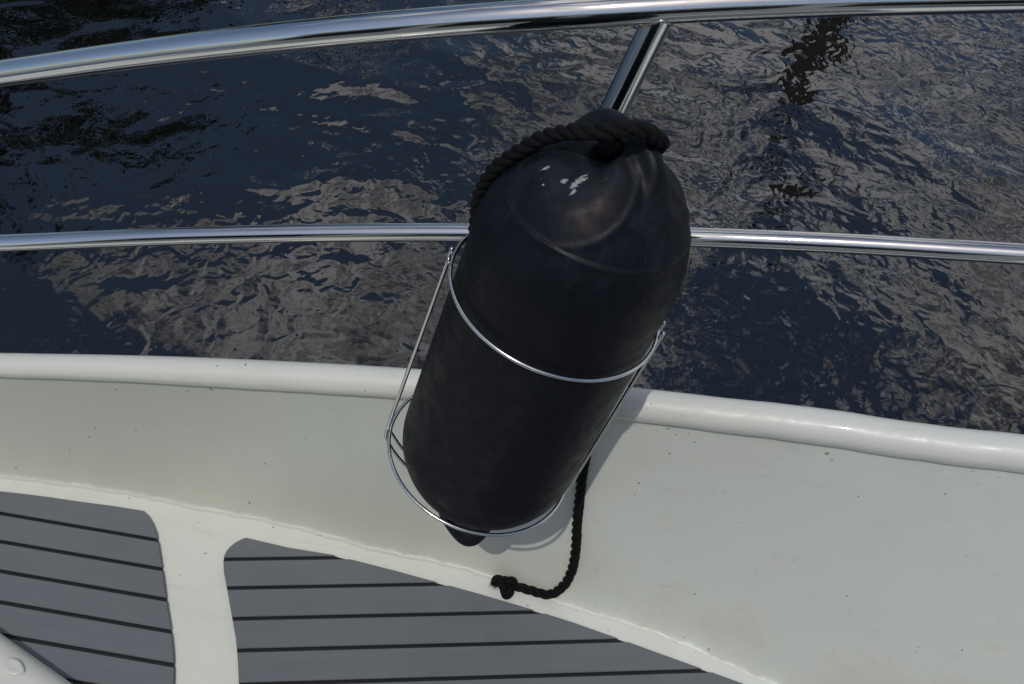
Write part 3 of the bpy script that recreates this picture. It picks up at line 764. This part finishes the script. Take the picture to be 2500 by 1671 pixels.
# ------------------------------------------------------------------ rope
def rope_geo(P, R_, turns_per_m=21, sides=10, taper=None):
    """three-strand laid rope along a smooth path"""
    P = np.array(P); L = np.linalg.norm(np.diff(P, axis=0), axis=1).sum(); n = max(20, int(L/.0016))
    P = smooth_path(P, n); T_, N_, B_ = frames(P); s = np.linspace(0, L, n); mb = MB()
    for k in range(3):
        th = 2*math.pi*(s*turns_per_m+k/3.)
        jit = 1+.03*np.sin(s*310+k*2)+.03*np.sin(s*97+k)
        C_ = P+(R_*.50)*(np.cos(th)[:, None]*N_+np.sin(th)[:, None]*B_)
        mb.add(tube_geo(C_, R_*.56*jit, sides, roundcap=True))
    return mb.V, mb.F
RP = .0078
def keep_out(P, r):
    P = np.array(P, float); q = to_local(P)
    for _ in range(12):
        f = sdf(q); g = grad(sdf, q); g /= np.maximum(np.linalg.norm(g, axis=1)[:, None], 1e-6)
        q = q+np.maximum(r-f, 0)[:, None]*g
    return to_world(q)
fz = lambda x, y: float((-(M.T@(fhit(x, y)-OFF)))[2])
Hc = to_world(np.array([[0, 0, .096]]))[0]; dw = dv
rope = empty('fender_rope', tuple(Hc)); tag(rope, 'black three-strand rope tied through the fender eye, knotted tail hanging onto the deck', 'rope')
# from the splice through the eye, round the web, over the shoulder and down behind the fender
start = at(1425, 334, .925)
path = [at(1476, 338, .902), Hc+dw*.020, Hc+dw*.004, Hc-dw*.018]
path += [at(1598, 366, .930), at(1599, 340, .905), at(1574, 318, .885), at(1530, 316, .880), at(1460, 322, .886), at(1400, 322, .905), at(1330, 336, .935), at(1265, 372, .965), at(1215, 425, 1.00), at(1183, 485, 1.04), at(1168, 560, 1.09)]
pb = to_world(np.array([[-.05, .02, 0]]))[0]
back = [P1-e2v*.128-e1v*.060+av*.02, P1-e2v*.130+e1v*.0-av*.06, P1-e2v*.127+e1v*.05-av*.14]
pA = smooth_path(path, 160)
i0 = 70
pA2 = pA.copy(); far = np.linalg.norm(pA-Hc, axis=1) > .030
pA2[far] = keep_out(pA[far], RP*.80)
for _ in range(6): pA2[1:-1] = pA2[1:-1]*.5+(pA2[:-2]+pA2[2:])*.25
full = list(pA2)+back
tail_px = [(1432, 1105), (1424, 1150), (1419, 1200), (1412, 1270), (1409, 1335), (1400, 1385), (1378, 1425), (1340, 1446), (1300, 1447), (1262, 1437)]
tail = [hit(x, y, RP*.95) for x, y in tail_px]
full += tail
v_, f_ = rope_geo(full, RP)
mesh('laid_rope', v_, f_, M_rope, rope)
# stopper knot and its short frayed end
Kc = hit(1237, 1441, .012); kx = unit(hit(1262, 1437, .01)-hit(1215, 1432, .01)); kn = unit(OFF-Kc); kn = unit(kn-kx*(kn@kx)); ky = np.cross(kn, kx)
kp = []
for s in np.linspace(0, 2*math.pi, 60):
    a_, b_, c_ = math.sin(s)+2*math.sin(2*s), math.cos(s)-2*math.cos(2*s), -math.sin(3*s)
    kp.append(Kc+kx*a_*.0036+ky*b_*.0050+kn*c_*.0056)
v1, f1 = rope_geo(kp, .0068, 26)
end = [Kc-kx*.004, hit(1222, 1425, .011), hit(1211, 1424, .012), hit(1205, 1433, .010)]
v2, f2 = rope_geo(end, .0076, 26)
mb = MB(); mb.add((v1, f1)); mb.add((v2, f2))
ec = np.array(end[-1]); ed = unit(np.array(end[-1])-np.array(end[-2]))
for k in range(40):
    d_ = unit(ed+np.random.normal(0, .45, 3)); p0 = ec+np.random.normal(0, .003, 3)
    mb.add(tube_geo([p0, p0+d_*random.uniform(.003, .008)], [.00035, .0002], 5))
mb.build('stopper_knot', M_rope, rope)
